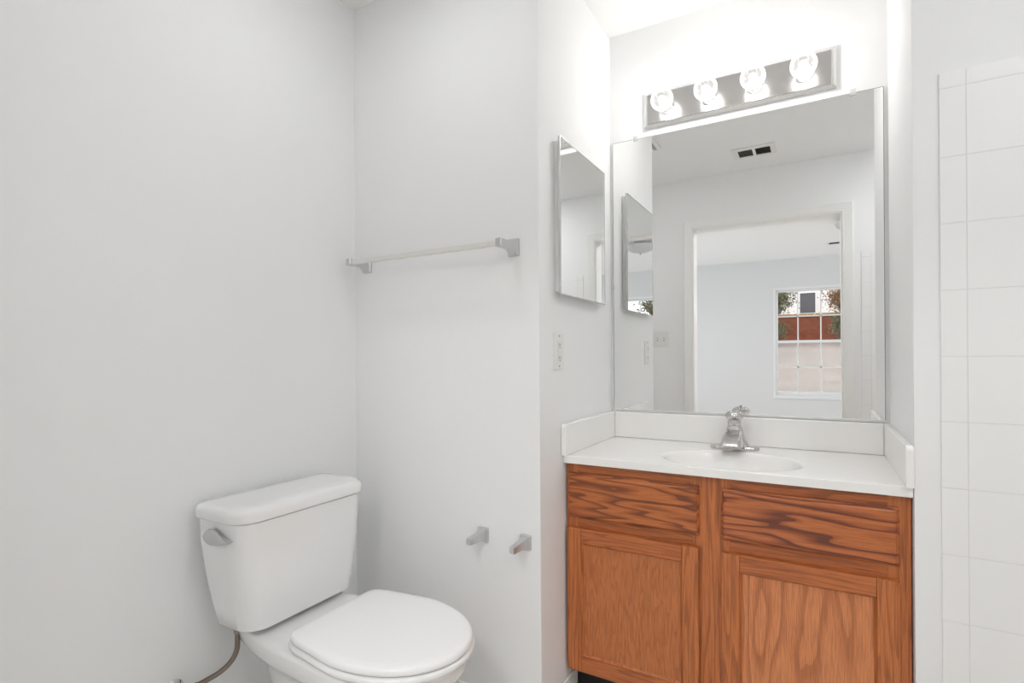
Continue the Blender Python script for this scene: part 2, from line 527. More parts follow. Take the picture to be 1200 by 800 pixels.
def portal(name, loc, rot, sx, sy):
    ld = bpy.data.lights.new(name, 'AREA')
    ld.shape = 'RECTANGLE'; ld.size = sx; ld.size_y = sy
    ld.cycles.is_portal = True
    lo = bpy.data.objects.new(name, ld)
    lo.location = loc; lo.rotation_euler = rot
    COL.objects.link(lo)
portal('sky_portal', (BX0 - .11, (SY0 + SY1) / 2, (SZ0 + SZ1) / 2), (0, -PI / 2, 0), SZ1 - SZ0, SY1 - SY0)
portal('sky_portal', (BX1 + .11, (SY0 + SY1) / 2, (SZ0 + SZ1) / 2), (0, PI / 2, 0), SZ1 - SZ0, SY1 - SY0)
portal('sky_portal', ((WINS[0][0] + WINS[1][1]) / 2, YF - .15, (WZ0 + WZ1) / 2), (PI / 2, 0, 0), WINS[1][1] - WINS[0][0], WZ1 - WZ0)

# ------------------------------------------------------------------ vanity cabinet
CB0 = .113                      # bottom of the face frame
FY = 1.602                      # front plane of the face frame
ct = .789                       # underside of the counter
van = thing('vanity_cabinet', (-.26, 1.83, 0), 'golden oak vanity cabinet with two doors under the white sink top', 'cabinet')
x0, x1 = XL + .004, XR - .003
bm = bmesh.new()
box(bm, x0, x0 + .014, FY + .019, YM - .004, CB0, ct - .001)
box(bm, x1 - .014, x1, FY + .019, YM - .004, CB0, ct - .001)
box(bm, x0 + .014, x1 - .014, FY + .019, YM - .004, CB0, CB0 + .014)
box(bm, x0 + .014, x1 - .014, YM - .012, YM - .004, CB0 + .014, ct - .001)
obj('carcass', bm, 'oak_z', van)
bm = bmesh.new()                # face frame: stiles (grain up), rails (grain across)
for a, b in ((x0, -.676), (-.318, -.216), (.149, x1)):
    box(bm, a, b, FY, FY + .019, CB0, ct - .001, r=.001, mat=0)
for a, b in ((-.676, -.318), (-.216, .149)):
    for c, d in ((.737, ct - .001), (.556, .640), (CB0, .15)):
        box(bm, a, b, FY + .0004, FY + .019, c, d, r=.0008, mat=1)
obj('face_frame', bm, ['oak_z', 'oak_x'], van)
def front_slab(name, a, b, c, d, mat):
    """slab with a shaped edge"""
    bm = bmesh.new()
    prof = [(0, 0), (0, .008), (.003, .010), (.0045, .0145), (.009, .018)]
    rings = []
    for off, t in prof:
        rings.append([Vector((x, FY - t, z)) for x, z in rrect(a + off, b - off, c + off, d - off, .0012, 2)])
    loft(bm, rings)
    obj(name, bm, mat, van, smooth=25)
front_slab('drawer_front', -.705, -.297, .615, .757, 'oak_left_front')
front_slab('drawer_front', -.237, .171, .615, .757, 'oak_right_front')
def door(a, b, c, d, pmat):
    bm = bmesh.new()
    sw = .047
    # stiles run the full height, rails between; the inner edge is moulded, the outer edge eased
    def member(o0, o1, horiz, mat):
        p0, p1, q0, q1 = o0
        t = bmesh.new()
        bmesh.ops.create_cube(t, size=1)
        for v in t.verts:
            v.co = Vector((p0 + (v.co.x + .5) * (p1 - p0), FY - .019 + (v.co.y + .5) * .018, q0 + (v.co.z + .5) * (q1 - q0)))
        es = [e for e in t.edges if all(v.co.y < FY - .018 for v in e.verts)]
        bmesh.ops.bevel(t, geom=es, offset=.0025, segments=2, profile=.5, affect='EDGES')
        tmp_merge(bm, t, mat)
    member((a, a + sw, c, d), 0, False, 0)
    member((b - sw, b, c, d), 0, False, 0)
    member((a + sw, b - sw, d - sw, d), 0, True, 1)
    member((a + sw, b - sw, c, c + sw), 0, True, 1)
    # sticking: a small sloped bead round the panel
    ring_o = rrect(a + sw + .0005, b - sw - .0005, c + sw + .0005, d - sw - .0005, .0005, 1)
    ring_i = rrect(a + sw + .006, b - sw - .006, c + sw + .006, d - sw - .006, .0005, 1)
    loft(bm, [[Vector((x, FY - .015, z)) for x, z in ring_o], [Vector((x, FY - .0085, z)) for x, z in ring_i], [Vector((x, FY - .002, z)) for x, z in ring_i], [Vector((x, FY - .002, z)) for x, z in ring_o]], False, False, 0)
    dr = obj('door', bm, ['oak_z', 'oak_x'], van, smooth=25)
    obj('door_panel', B(a + sw - .004, b - sw + .004, FY - .008, FY - .003, c + sw - .004, d - sw + .004), pmat, dr)
door(-.706, -.298, .128, .583, 'oak_panel')
door(-.237, .171, .128, .581, 'oak_panel_wide')
o = obj('toe_kick', B(XL + .004, XR - .004, FY + .068, FY + .084, .0, CB0 - .001), 'black', van)
o['label'] = 'black recessed kick board'

# ------------------------------------------------------------------ vanity top with integral basin
top = thing('sink_countertop', (-.26, 1.83, ct), 'glossy white cultured marble sink top with oval basin on the oak vanity', 'sink')
CX, CY, BA, BBm = -.236, 1.752, .192, .149
x0, x1, y0, y1 = XL + .0015, XR - .0015, YC, YM - .0015
NA = 96
angs = sorted([2 * PI * i / NA for i in range(NA)] + [math.atan2(yy - CY, xx - CX) % (2 * PI) for xx in (x0, x1) for yy in (y0, y1)])
def rect_hit(a):
    c, s = math.cos(a), math.sin(a)
    t = 1e9
    if abs(c) > 1e-9: t = min(t, ((x1 if c > 0 else x0) - CX) / c)
    if abs(s) > 1e-9: t = min(t, ((y1 if s > 0 else y0) - CY) / s)
    return CX + c * t, CY + s * t
def ell(a, k, z, kb=None):
    kb = kb or k
    c, s = math.cos(a), math.sin(a)
    r = 1 / math.sqrt((c / (BA * k)) ** 2 + (s / (BBm * kb)) ** 2)
    return Vector((CX + c * r, CY + s * r, z))
rings = []
R0 = [rect_hit(a) for a in angs]
def shrink(p_, d):
    x, y = p_
    return (min(max(x, x0 + d), x1 - d), min(max(y, y0 + d), y1 - d))
rings.append([Vector((*shrink(p_, .0005), ct)) for p_ in R0])
rings.append([Vector((*p_, ct + .001)) for p_ in R0])
rings.append([Vector((*p_, CZ - .004)) for p_ in R0])
rings.append([Vector((*shrink(p_, .0012), CZ - .0012)) for p_ in R0])
rings.append([Vector((*shrink(p_, .004), CZ)) for p_ in R0])
rings.append([ell(a, 1.10, CZ) if True else 0 for a in angs])
for k, dz in ((1.05, -.0008), (1.02, -.003), (1.0, -.007), (.975, -.014), (.93, -.030), (.87, -.052), (.78, -.078), (.66, -.100), (.5, -.116), (.3, -.124), (.12, -.127)):
    rings.append([ell(a, k, CZ + dz) for a in angs])
bm = bmesh.new()
# keep the apron ring inside the slab at the front edge
for p_ in rings[5]:
    p_.y = max(p_.y, YC + .006)
loft(bm, rings, False, True)
obj('countertop', bm, 'marble', top, smooth=40)
SPL = .1018
obj('back_splash', B(XL + .017, XR - .017, YM - .0165, YM - .001, CZ + .0002, CZ + SPL, r=.004, seg=3), 'marble', top)
for xa, xb in ((XL + .001, XL + .0168), (XR - .0168, XR - .001)):
    bm = bmesh.new()
    prof = rrect(YC - .018, YM - .001, CZ + .0004, CZ + SPL, (.002, .002, .002, .014), 5)
    inset = rrect(YC - .016, YM - .003, CZ + .0024, CZ + SPL - .002, (.002, .002, .002, .012), 5)
    loft(bm, [[Vector((xa, y, z)) for y, z in inset], [Vector((xa + .002, y, z)) for y, z in prof], [Vector((xb - .002, y, z)) for y, z in prof], [Vector((xb, y, z)) for y, z in inset]])
    obj('side_splash', bm, 'marble', top)
bm = bmesh.new()
lathe(bm, [(.001, 0), (.022, 0), (.026, .001), (.027, .003), (.022, .0045), (.017, .0035), (.016, .006), (.008, .008), (.001, .0085)], (CX, CY, CZ - .1268))
obj('drain', bm, 'chrome', top)

# ------------------------------------------------------------------ faucet
FX, FYc = -.247, 1.962
fau = thing('faucet', (FX, FYc, CZ + .0006), 'chrome single-handle faucet with round knob behind the sink basin', 'faucet')
bm = bmesh.new()
z0 = CZ + .0006
for (za, ins) in ((0, 0),):
    r0 = rrect(FX - .078, FX + .078, FYc - .028, FYc + .026, .024, 6)
    r1 = rrect(FX - .076, FX + .076, FYc - .026, FYc + .024, .023, 6)
    r2 = rrect(FX - .068, FX + .068, FYc - .019, FYc + .018, .018, 6)
    loft(bm, [[Vector((x, y, z0)) for x, y in r0], [Vector((x, y, z0 + .007)) for x, y in r0], [Vector((x, y, z0 + .0105)) for x, y in r1], [Vector((x, y, z0 + .012)) for x, y in r2]])
obj('base_plate', bm, 'faucet_chrome', fau)
bm = bmesh.new()                # body rising to the knob
rings = []
for h_, wx, wy, sh in ((.010, .050, .026, 0), (.022, .042, .026, 0), (.036, .034, .025, 0), (.052, .029, .024, 0), (.066, .026, .023, 0), (.074, .0235, .021, 0), (.080, .021, .020, 0)):
    rings.append([Vector((x, y, z0 + h_)) for x, y in rrect(FX - wx, FX + wx, FYc - wy, FYc + wy, min(wx, wy) * .8, 6)])
loft(bm, rings)
obj('body', bm, 'faucet_chrome', fau)
bm = bmesh.new()                # broad spout reaching out over the basin
rings = []
for y, zt, zb, w in ((FYc - .006, .070, .012, .026), (FYc - .03, .065, .013, .031), (FYc - .055, .057, .016, .034), (FYc - .08, .047, .017, .0345), (FYc - .1, .038, .016, .034), (FYc - .113, .031, .0145, .032), (FYc - .119, .026, .015, .029)):
    b_ = .35 * (zt - zb)
    pts = [(-w, zb), (w, zb), (w * 1.0, zb + b_), (w * .86, zt - .006), (w * .62, zt), (-w * .62, zt), (-w * .86, zt - .006), (-w * 1.0, zb + b_)]
    rings.append([Vector((FX + a, y, z0 + b)) for a, b in pts])
loft(bm, rings)
lathe(bm, [(.010, 0), (.010, .006), (.009, .0065)], (FX, FYc - .100, z0 + .010))
obj('spout', bm, 'faucet_chrome', fau, smooth=30)
bm = bmesh.new()
lathe(bm, [(.0195, .078), (.0215, .082), (.0225, .092), (.021, .099), (.024, .102), (.0285, .107), (.0305, .112), (.0300, .117), (.026, .1225), (.019, .127), (.010, .1295), (.001, .130)], (FX, FYc, z0), n=36)
obj('knob', bm, 'faucet_chrome', fau)
bm = bmesh.new()
tube(bm, [(FX + .004, FYc + .034, z0 + .004), (FX + .004, FYc + .034, z0 + .128)], .0028, 10)
lathe(bm, [(.001, .125), (.0055, .126), (.0065, .131), (.0055, .136), (.001, .138)], (FX + .004, FYc + .034, z0), n=16)
obj('lift_rod', bm, 'faucet_chrome', fau)

# ------------------------------------------------------------------ wall mirror above the sink
MX0, MX1, MZ0, MZ1 = -.705, .1873, CZ + SPL + .006, CAM_H + .8511
mir = thing('wall_mirror', (-.26, YM, MZ0), 'large frameless wall mirror filling the alcove above the white backsplash', 'mirror')
obj('mirror_glass', B(MX0 + .0015, MX1 - .0015, YM - .0065, YM - .0015, MZ0 + .001, MZ1 - .0015), 'mirror', mir, smooth=0)
bm = bmesh.new()                # polished glass edge
for a in ((MX0, MX0 + .0015, MZ0, MZ1), (MX1 - .0015, MX1, MZ0, MZ1), (MX0, MX1, MZ1 - .0015, MZ1)):
    box(bm, a[0], a[1], YM - .0065, YM - .0012, a[2], a[3])
obj('glass_edge', bm, 'mirror_edge', mir)
bm = bmesh.new()
box(bm, MX0, MX1, YM - .0085, YM - .001, MZ0 - .004, MZ0 + .001, r=.0006)
box(bm, MX0, MX1, YM - .0085, YM - .0067, MZ0 + .001, MZ0 + .0035, r=.0005)
o = obj('bottom_channel', bm, 'pan', mir)
for cxp in (-.612, .105):
    bm = bmesh.new()
    box(bm, cxp - .008, cxp + .008, YM - .0095, YM - .0068, MZ1 - .009, MZ1 + .012, r=.001)
    lathe(bm, [(.001, 0), (.0032, 0), (.0032, .0012), (.001, .002)], (cxp, YM - .0095, MZ1 + .006), (0, -1, 0), 10)
    o = obj('mirror_clip', bm, 'clear_clip', mir)
bm = bmesh.new()
box(bm, MX0 - .006, MX0 + .004, YM - .009, YM - .0066, 1.40, 1.412, r=.001)
obj('side_clip', bm, 'satin', mir)

# ------------------------------------------------------------------ bulb strip over the mirror
bar = thing('vanity_light', (-.256, YM, 2.075), 'metal bathroom light bar with four clear globe bulbs above the wall mirror', 'light fixture')
bm = bmesh.new()
fl0 = rrect(-.575, .060, 2.011, 2.141, .002, 2)
fl1 = rrect(-.572, .057, 2.014, 2.138, .002, 2)
fl2 = rrect(-.565, .052, 2.018, 2.132, .002, 2)
loft(bm, [[Vector((x, YM - .001, z)) for x, z in fl0], [Vector((x, YM - .012, z)) for x, z in fl0], [Vector((x, YM - .015, z)) for x, z in fl1], [Vector((x, YM - .020, z)) for x, z in fl2]])
obj('back_pan', bm, 'pan', bar, smooth=25)
bm = bmesh.new()
f0 = rrect(-.561, .047, 2.018, 2.131, .003, 3); f1 = rrect(-.559, .045, 2.020, 2.129, .003, 3)
loft(bm, [[Vector((x, YM - .0195, z)) for x, z in f0], [Vector((x, YM - .0235, z)) for x, z in f0], [Vector((x, YM - .025, z)) for x, z in f1]])
obj('face_plate', bm, 'plate', bar, smooth=25)
BR = .0405
for bx in (-.487, -.335, -.183, -.033):
    bz, by = 2.070, YM - .092
    bm = bmesh.new()
    lathe(bm, [(.030, .0252), (.030, .028), (.0275, .030), (.0205, .031), (.0195, .044), (.018, .046)], (bx, YM, bz), (0, -1, 0), 28)
    so = obj('socket', bm, 'chrome', bar)
    bm = bmesh.new()
    prof = [(.0125, .042), (.014, .05), (.018, .056)]
    for i in range(3, 17):
        a = PI * i / 17
        prof.append((BR * math.sin(a), .092 - BR * math.cos(a)))
    prof.append((.001, .092 + BR))
    t = bmesh.new()
    lathe(t, prof[2:], (bx, YM, bz), (0, -1, 0), 28)
    bu = obj('bulb', t, 'bulb_glass', bar, smooth=180)
    bm = bmesh.new()
    pts = []
    for i in range(25):
        a = 2 * PI * i / 24
        pts.append((bx + .010 * math.cos(a), by - .003 + .002 * math.sin(3 * a), bz + .010 * math.sin(a)))
    tube(bm, pts, .0011, 6)
    tube(bm, [(bx - .006, YM - .05, bz), (bx - .010, by - .003, bz)], .0008, 6)
    tube(bm, [(bx + .006, YM - .05, bz), (bx + .010, by - .003, bz)], .0008, 6)
    lathe(bm, [(.010, .042), (.009, .052), (.005, .06), (.001, .061)], (bx, YM, bz), (0, -1, 0), 14)
    obj('filament', bm, 'filament', bu)
    ld = bpy.data.lights.new('bulb_light', 'POINT')
    ld.energy = BULB_W; ld.shadow_soft_size = .016; ld.color = (1.0, .985, .965)
    lo = bpy.data.objects.new('bulb_light', ld)
    COL.objects.link(lo); lo.parent = bu
    lo.location = Vector((bx, by, bz)) - bar.location

# ------------------------------------------------------------------ medicine cabinet, outlet
XCF = -.690
med = thing('medicine_cabinet', (XL, 1.71, 1.33), 'mirrored medicine cabinet with thin chrome edge on the left alcove wall', 'cabinet')
obj('cabinet_body', B(XL + .0005, XCF - .008, 1.524, 1.901, 1.336, 1.812, r=.002), 'trim', med)
bm = bmesh.new()
ya, yb, za, zb = 1.5125, 1.9125, 1.3255, 1.8205
t = .0045
box(bm, XCF - .008, XCF + .001, ya, ya + t, za, zb, r=.0012)
box(bm, XCF - .008, XCF + .001, yb - t, yb, za, zb, r=.0012)
box(bm, XCF - .008, XCF + .001, ya + t, yb - t, zb - t, zb, r=.0012)
box(bm, XCF - .008, XCF + .001, ya + t, yb - t, za, za + t, r=.0012)
dm = obj('mirror_door', bm, 'satin', med)
obj('mirror_glass', B(XCF - .006, XCF, ya + t, yb - t, za + t, zb - t), 'mirror', dm, smooth=0)

out = thing('wall_outlet', (XL, 1.543, 1.15), 'white double-socket wall outlet below the medicine cabinet', 'outlet')
oy0, oy1, oz0, oz1 = 1.508, 1.578, 1.092, 1.208
bm = bmesh.new()
p0 = rrect(oy0, oy1, oz0, oz1, .004, 4); p1 = rrect(oy0 + .003, oy1 - .003, oz0 + .003, oz1 - .003, .003, 4)
loft(bm, [[Vector((XL + .0004, y, z)) for y, z in p0], [Vector((XL + .004, y, z)) for y, z in p0], [Vector((XL + .006, y, z)) for y, z in p1]])
obj('cover_plate', bm, 'plastic', out)
yc, zc = .5 * (oy0 + oy1), .5 * (oz0 + oz1)
rc = obj('receptacle', B(XL + .005, XL + .0078, yc - .0165, yc + .0165, zc - .0335, zc + .0335, r=.001), 'plastic', out)
for s in (-1, 1):
    bm = bmesh.new()
    for dy in (-.006, .006):
        box(bm, XL + .0072, XL + .0081, yc + dy - .0011, yc + dy + .0011, zc + s * .021 - .004, zc + s * .021 + .004)
    lathe(bm, [(.001, 0), (.0024, 0), (.0024, .0006), (.001, .0007)], (XL + .0076, yc, zc + s * .021 - .0085), (1, 0, 0), 10)
    obj('socket_slots', bm, 'slot', rc)
for s in (-1, 1):
    obj('button', B(XL + .0076, XL + .0092, yc - .011, yc + .011, zc + s * .0042 - .003, zc + s * .0042 + .003, r=.0006), 'plastic', rc)
    bm = bmesh.new()
    lathe(bm, [(.001, 0), (.003, 0), (.003, .0008), (.001, .0014)], (XL + .006, yc, zc + s * .048), (1, 0, 0), 10)
    obj('screw', bm, 'louver', out)

# ------------------------------------------------------------------ towel bar
tb = thing('towel_bar', (-1.105, YT, 1.465), 'long chrome towel bar mounted on the wall above the toilet', 'towel bar')
RY = YT - .080
for px in (-1.408, -.800):
    bm = bmesh.new()
    zc = 1.465
    rings = []
    for y, w, z0_, z1_ in ((YT - .0003, .0185, zc - .027, zc + .027), (YT - .007, .0185, zc - .027, zc + .027), (YT - .010, .0165, zc - .025, zc + .025), (YT - .018, .0135, zc - .019, zc + .021), (YT - .032, .0115, zc - .012, zc + .0165), (YT - .052, .0105, zc - .0105, zc + .0135), (YT - .094, .0105, zc - .0115, zc + .0125), (YT - .097, .0085, zc - .0095, zc + .0105)):
        rings.append([Vector((px + a, y, b)) for a, b in rrect(-w, w, z0_, z1_, .003, 3)])
    loft(bm, rings)
    obj('bracket', bm, 'satin', tb, smooth=30)
bm = bmesh.new()
sq = rrect(-.008, .008, -.0085, .0085, .0025, 4)
loft(bm, [[Vector((x, RY + a, 1.4655 + b)) for a, b in sq] for x in (-1.398, -.810)])
obj('rail', bm, 'rail', tb)

# ------------------------------------------------------------------ toilet paper holder posts (the roller is missing)
for px, lab in ((-.917, 'empty chrome paper holder post on the wall nearer the toilet'), (-.766, 'empty chrome paper holder post on the wall nearer the vanity')):
    zc = .5735
    th = thing('paper_holder_post', (px, YT, zc), lab, 'toilet paper holder', 'paper holder posts')
    bm = bmesh.new()
    r0 = rrect(-.0185, .0185, -.023, .023, .004, 3); r1 = rrect(-.0165, .0165, -.021, .021, .004, 3)
    loft(bm, [[Vector((px + a, YT - .0003, zc + b)) for a, b in r0], [Vector((px + a, YT - .008, zc + b)) for a, b in r0], [Vector((px + a, YT - .011, zc + b)) for a, b in r1]])
    obj('wall_plate', bm, 'satin_soft', th, smooth=30)
    bm = bmesh.new()
    rings = []
    for y, w, z0_, z1_ in ((YT - .010, .0135, -.020, .020), (YT - .020, .0115, -.017, .017), (YT - .036, .0098, -.0125, .013), (YT - .084, .0094, -.0095, .0105), (YT - .087, .008, -.008, .009)):
        rings.append([Vector((px + a, y, zc + b)) for a, b in rrect(-w, w, z0_, z1_, .0025, 3)])
    loft(bm, rings)
    s = 1 if px < -.85 else -1
    lathe(bm, [(.0075, 0), (.0075, .0025), (.0045, .0026), (.0045, .0012)], (px + s * .0090, YT - .070, zc + .0005), (s, 0, 0), 14)
    obj('arm', bm, 'satin_soft', th, smooth=30)

# ------------------------------------------------------------------ toilet
TY = 1.030
toi = thing('toilet', (XW + .38, TY, 0), 'white two-piece toilet with closed lid and side flush lever in the corner', 'toilet')
def P3(u, v, z): return Vector((XW + u, TY + v, z))
def egg(u0, u1, uc, hw, nf=2.25, nb=5.0, taper=.0, n=72, d=0.0):
    out = []
    for i in range(n):
        a = 2 * PI * i / n
        c, s = math.cos(a), math.sin(a)
        if c >= 0:
            u = uc + (u1 - d - uc) * abs(c) ** (2 / nf); w = (hw - d) * abs(s) ** (2 / nf)
        else:
            k = abs(c) ** (2 / nb)
            u = uc - (uc - u0 - d) * k
            w = (hw - d) * abs(s) ** (2 / nb) * (1 - taper * k * k)
        out.append((u, math.copysign(w, s)))
    return out
# bowl and pedestal, one ceramic casting with the shelf the tank stands on
bm = bmesh.new()
rings = []
for z, u0, u1, uc, hw, nb, tp in ((0, .13, .62, .36, .115, 4, .05), (.03, .135, .615, .36, .110, 4, .05), (.10, .145, .60, .36, .098, 4, .05), (.18, .14, .61, .38, .102, 4, .08), (.25, .12, .645, .42, .122, 4, .15), (.30, .10, .675, .45, .138, 4, .22), (.325, .085, .69, .46, .148, 4.5, .26), (.338, .062, .702, .48, .162, 5, .27), (.347, .045, .712, .485, .172, 6, .27), (.360, .037, .720, .485, .178, 7, .27), (.392, .034, .723, .485, .181, 7, .27), (.399, .037, .720, .485, .178, 7, .27), (.4025, .043, .714, .485, .172, 7, .27), (.403, .06, .70, .485, .155, 7, .27)):
    rings.append([P3(u, v, z) for u, v in egg(u0, u1, uc, hw, 2.3, nb, tp)])
loft(bm, rings)
obj('bowl', bm, 'porcelain', toi, smooth=60)
# tank
bm = bmesh.new()
rings = []
TH0, TH1 = .412, .7075
for k, (f_, ins) in enumerate(((0, .024), (.012, .010), (.035, .0), (.2, 0), (.4, 0), (.6, 0), (.8, 0), (1, 0))):
    z = TH0 + (TH1 - TH0) * f_
    hw = .180 + (.215 - .180) * math.sin(min(1, f_ * 1.0) * PI / 2) ** .9 - ins
    uf = .213 + .008 * f_ - ins
    rings.append([P3(u, v, z) for u, v in rrect(.022 + .030 * (1 - f_) ** 1.3 + ins, uf, -hw, hw, (.03, .058, .058, .03), 9)])
rings.append([P3(u, v, TH1 + .001) for u, v in rrect(.030, .211, -.207, .207, (.024, .05, .05, .024), 9)])
rings.append([P3(u, v, TH1 + .0045) for u, v in rrect(.030, .211, -.207, .207, (.024, .05, .05, .024), 9)])
loft(bm, rings)
obj('tank', bm, 'porcelain', toi, smooth=50)
bm = bmesh.new()
L0 = TH1 + .003
rings = []
for z, ins in ((L0, .004), (L0 + .002, .001), (L0 + .006, 0), (L0 + .020, .000), (L0 + .027, .0015), (L0 + .033, .006), (L0 + .0365, .013), (L0 + .038, .024), (L0 + .0388, .045)):
    rings.append([P3(u, v, z) for u, v in rrect(.016 + ins, .229 - ins, -.2235 + ins, .2235 - ins, tuple(max(.01, q - ins * .6) for q in (.032, .062, .062, .032)), 9)])
loft(bm, rings)
obj('tank_lid', bm, 'porcelain', toi, smooth=60)
# flush lever on the near end of the tank
bm = bmesh.new()
ly = TY - .2115
lathe(bm, [(.013, -.004), (.0145, .004), (.013, .008), (.010, .0095)], (-1.358, ly, .672), (0, -1, 0), 24)
o_ = [(-1.392, .671), (-1.384, .683), (-1.368, .692), (-1.346, .695), (-1.331, .688), (-1.312, .680), (-1.292, .6755), (-1.270, .674), (-1.280, .668), (-1.305, .660), (-1.33, .653), (-1.352, .651), (-1.372, .655), (-1.386, .662)]
cxl, czl = -1.350, .672
def lev(k, y): return [Vector((cxl + (x - cxl) * k, y, czl + (z - czl) * k)) for x, z in o_]
loft(bm, [lev(.86, ly - .007), lev(1, ly - .010), lev(1, ly - .014), lev(.9, ly - .019), lev(.6, ly - .0225), lev(.25, ly - .024)])
o = obj('flush_lever', bm, 'lever_chrome', toi, smooth=40)
o['label'] = 'chrome teardrop lever on the near end of the tank'
# seat ring and closed lid
def seat_ring(d, z, u0=.306, uc=.50): return [P3(u, v, z) for u, v in egg(u0, .746, uc, .186, 2.05, 16, .19, d=d)]
bm = bmesh.new()
loft(bm, [seat_ring(.006, .4055), seat_ring(.001, .408), seat_ring(0, .412), seat_ring(.0, .417), seat_ring(.003, .4205), seat_ring(.010, .422)])
obj('seat', bm, 'seat', toi, smooth=60)
bm = bmesh.new()
loft(bm, [seat_ring(.007, .4245), seat_ring(.0035, .4265), seat_ring(.003, .430), seat_ring(.0035, .436), seat_ring(.007, .441), seat_ring(.013, .4435), seat_ring(.03, .4445), seat_ring(.08, .4455)])
o = obj('seat_lid', bm, 'seat', toi, smooth=60)
for s in (-1, 1):
    bm = bmesh.new()
    box(bm, XW + .285, XW + .318, TY + s * .075 - .022, TY + s * .075 + .022, .4035, .424, r=.006, seg=3)
    obj('hinge', bm, 'seat', toi)
for v in (-.09, .09):
    bm = bmesh.new()
    box(bm, XW + .53, XW + .55, TY + v - .012, TY + v + .012, .4205, .4255, r=.002)
    obj('bumper', bm, 'seat', toi)

# water supply: braided hose from under the tank to the stop valve at the wall
hx, hy = -1.405, .905
sup = thing('supply_hose', (hx, hy, .41), 'braided steel water hose curving down from under the toilet tank', 'hose')
bm = bmesh.new()
path = catmull([(hx, hy, .372), (hx, hy, .345), (hx - .002, hy - .002, .320), (hx - .010, hy - .012, .294), (hx - .022, hy - .036, .273), (hx - .031, hy - .074, .2645), (hx - .034, hy - .108, .2635)], 8)
tube(bm, path, .0068, 14)
obj('hose', bm, 'braid', sup)
bm = bmesh.new()
lathe(bm, [(.008, -.012), (.0095, -.010), (.0095, .004), (.0145, .006), (.0155, .010), (.0155, .030), (.0135, .032)], (hx, hy, .380), (0, 0, 1), 12)
o = obj('coupling_nut', bm, 'louver', sup)
bm = bmesh.new()
lathe(bm, [(.0065, -.016), (.0085, -.014), (.0085, -.002), (.011, 0), (.011, .014), (.009, .016)], (hx - .034, hy - .108, .2635), (0, -1, .0), 6)
obj('hose_nut', bm, 'brass', sup)
vx, vy, vz = hx - .034, hy - .137, .2635
val = thing('stop_valve', (XW, vy, vz), 'small metal stop valve on the wall beneath the end of the braided hose', 'valve')
bm = bmesh.new()
tube(bm, [(XW + .012, vy, vz - .001), (vx + .004, vy, vz - .001)], .007, 12)
lathe(bm, [(.009, -.013), (.0115, -.01), (.0115, .012), (.0085, .0135)], (vx, vy, vz), (0, 1, 0), 16)
obj('valve_body', bm, 'brass', val)
bm = bmesh.new()
lathe(bm, [(.027, .0005), (.027, .003), (.016, .009), (.010, .011)], (XW, vy, vz), (1, 0, 0), 24)
obj('escutcheon', bm, 'chrome', val)
bm = bmesh.new()
lathe(bm, [(.004, .011), (.004, .020), (.015, .021), (.017, .025), (.015, .030), (.006, .032)], (vx, vy, vz), (1, 0, 0), 12)
obj('valve_handle', bm, 'chrome', val)

# ------------------------------------------------------------------ ceiling vents, fan, switch
def register(name, x0, x1, y0, y1, panels, label, slots=6):
    z = HC
    v = thing(name, ((x0 + x1) / 2, (y0 + y1) / 2, z), label, 'vent')
    bm = bmesh.new()
    xs = [x0] + [q for p_ in panels for q in (p_[0], p_[1])] + [x1]
    pa, pb = panels[0][2], panels[0][3]
    for a, b in zip(xs[0::2], xs[1::2]):
        box(bm, a, b, pa, pb, z - .007, z - .0005)
    box(bm, x0, x1, y0, pa, z - .007, z - .0005, r=.002)
    box(bm, x0, x1, pb, y1, z - .007, z - .0005, r=.002)
    obj('vent_frame', bm, 'plastic', v)
    for a, b, c, d in panels:
        obj('duct_opening', B(a, b, c, d, z - .0022, z - .0006), 'slot', v)
        bm = bmesh.new()
        for i in range(slots):
            yy = c + (d - c) * (i + .5) / slots
            h_ = (d - c) / slots * (.66 if a == panels[0][0] else .36)
            loft(bm, [[Vector((x, yy - h_, z - .0025)), Vector((x, yy - h_ + .001, z - .0025)), Vector((x, yy + h_ * .3, z - .0068)), Vector((x, yy + h_ * .3 - .001, z - .0068))] for x in (a, b)])
        obj('louvers', bm, 'louver', v)
register('ceiling_vent', -.460, -.214, .368, .556, [(-.425, -.343, .392, .512), (-.326, -.242, .392, .512)], 'white two-panel air vent in the bathroom ceiling, seen in the large mirror')
register('ceiling_vent', .10, .36, -3.04, -2.89, [(.125, .225, -3.015, -2.915), (.237, .335, -3.015, -2.915)], 'small air vent in the bedroom ceiling seen through the doorway in the mirror', 4)
fan = thing('exhaust_fan', (-.945, .93, HC), 'white exhaust fan with an added fill light lens in the bathroom ceiling, at the top left corner of the mirror', 'fan')
bm = bmesh.new()
r0 = rrect(-1.075, -.822, .805, 1.06, .015, 4); r1 = rrect(-1.065, -.832, .815, 1.05, .012, 4); r2 = rrect(-1.03, -.867, .85, 1.015, .01, 4)
loft(bm, [[Vector((x, y, HC - .0005)) for x, y in r0], [Vector((x, y, HC - .008)) for x, y in r0], [Vector((x, y, HC - .020)) for x, y in r1], [Vector((x, y, HC - .024)) for x, y in r2]])
obj('fan_cover', bm, 'plastic', fan)
obj('fan_fill_lens', B(-1.03, -.867, .85, 1.015, HC - .030, HC - .0235, r=.003), 'fan_fill_lens', fan)  # glowing lens added to the fan to brighten the toilet side
for xs in ((-1.056, -1.048, -1.040), (-.857, -.849, -.841)):
    bm = bmesh.new()
    for x in xs:
        box(bm, x - .0015, x + .0015, .85, 1.015, HC - .0235, HC - .0215)
    obj('fan_slots', bm, 'slot', fan)

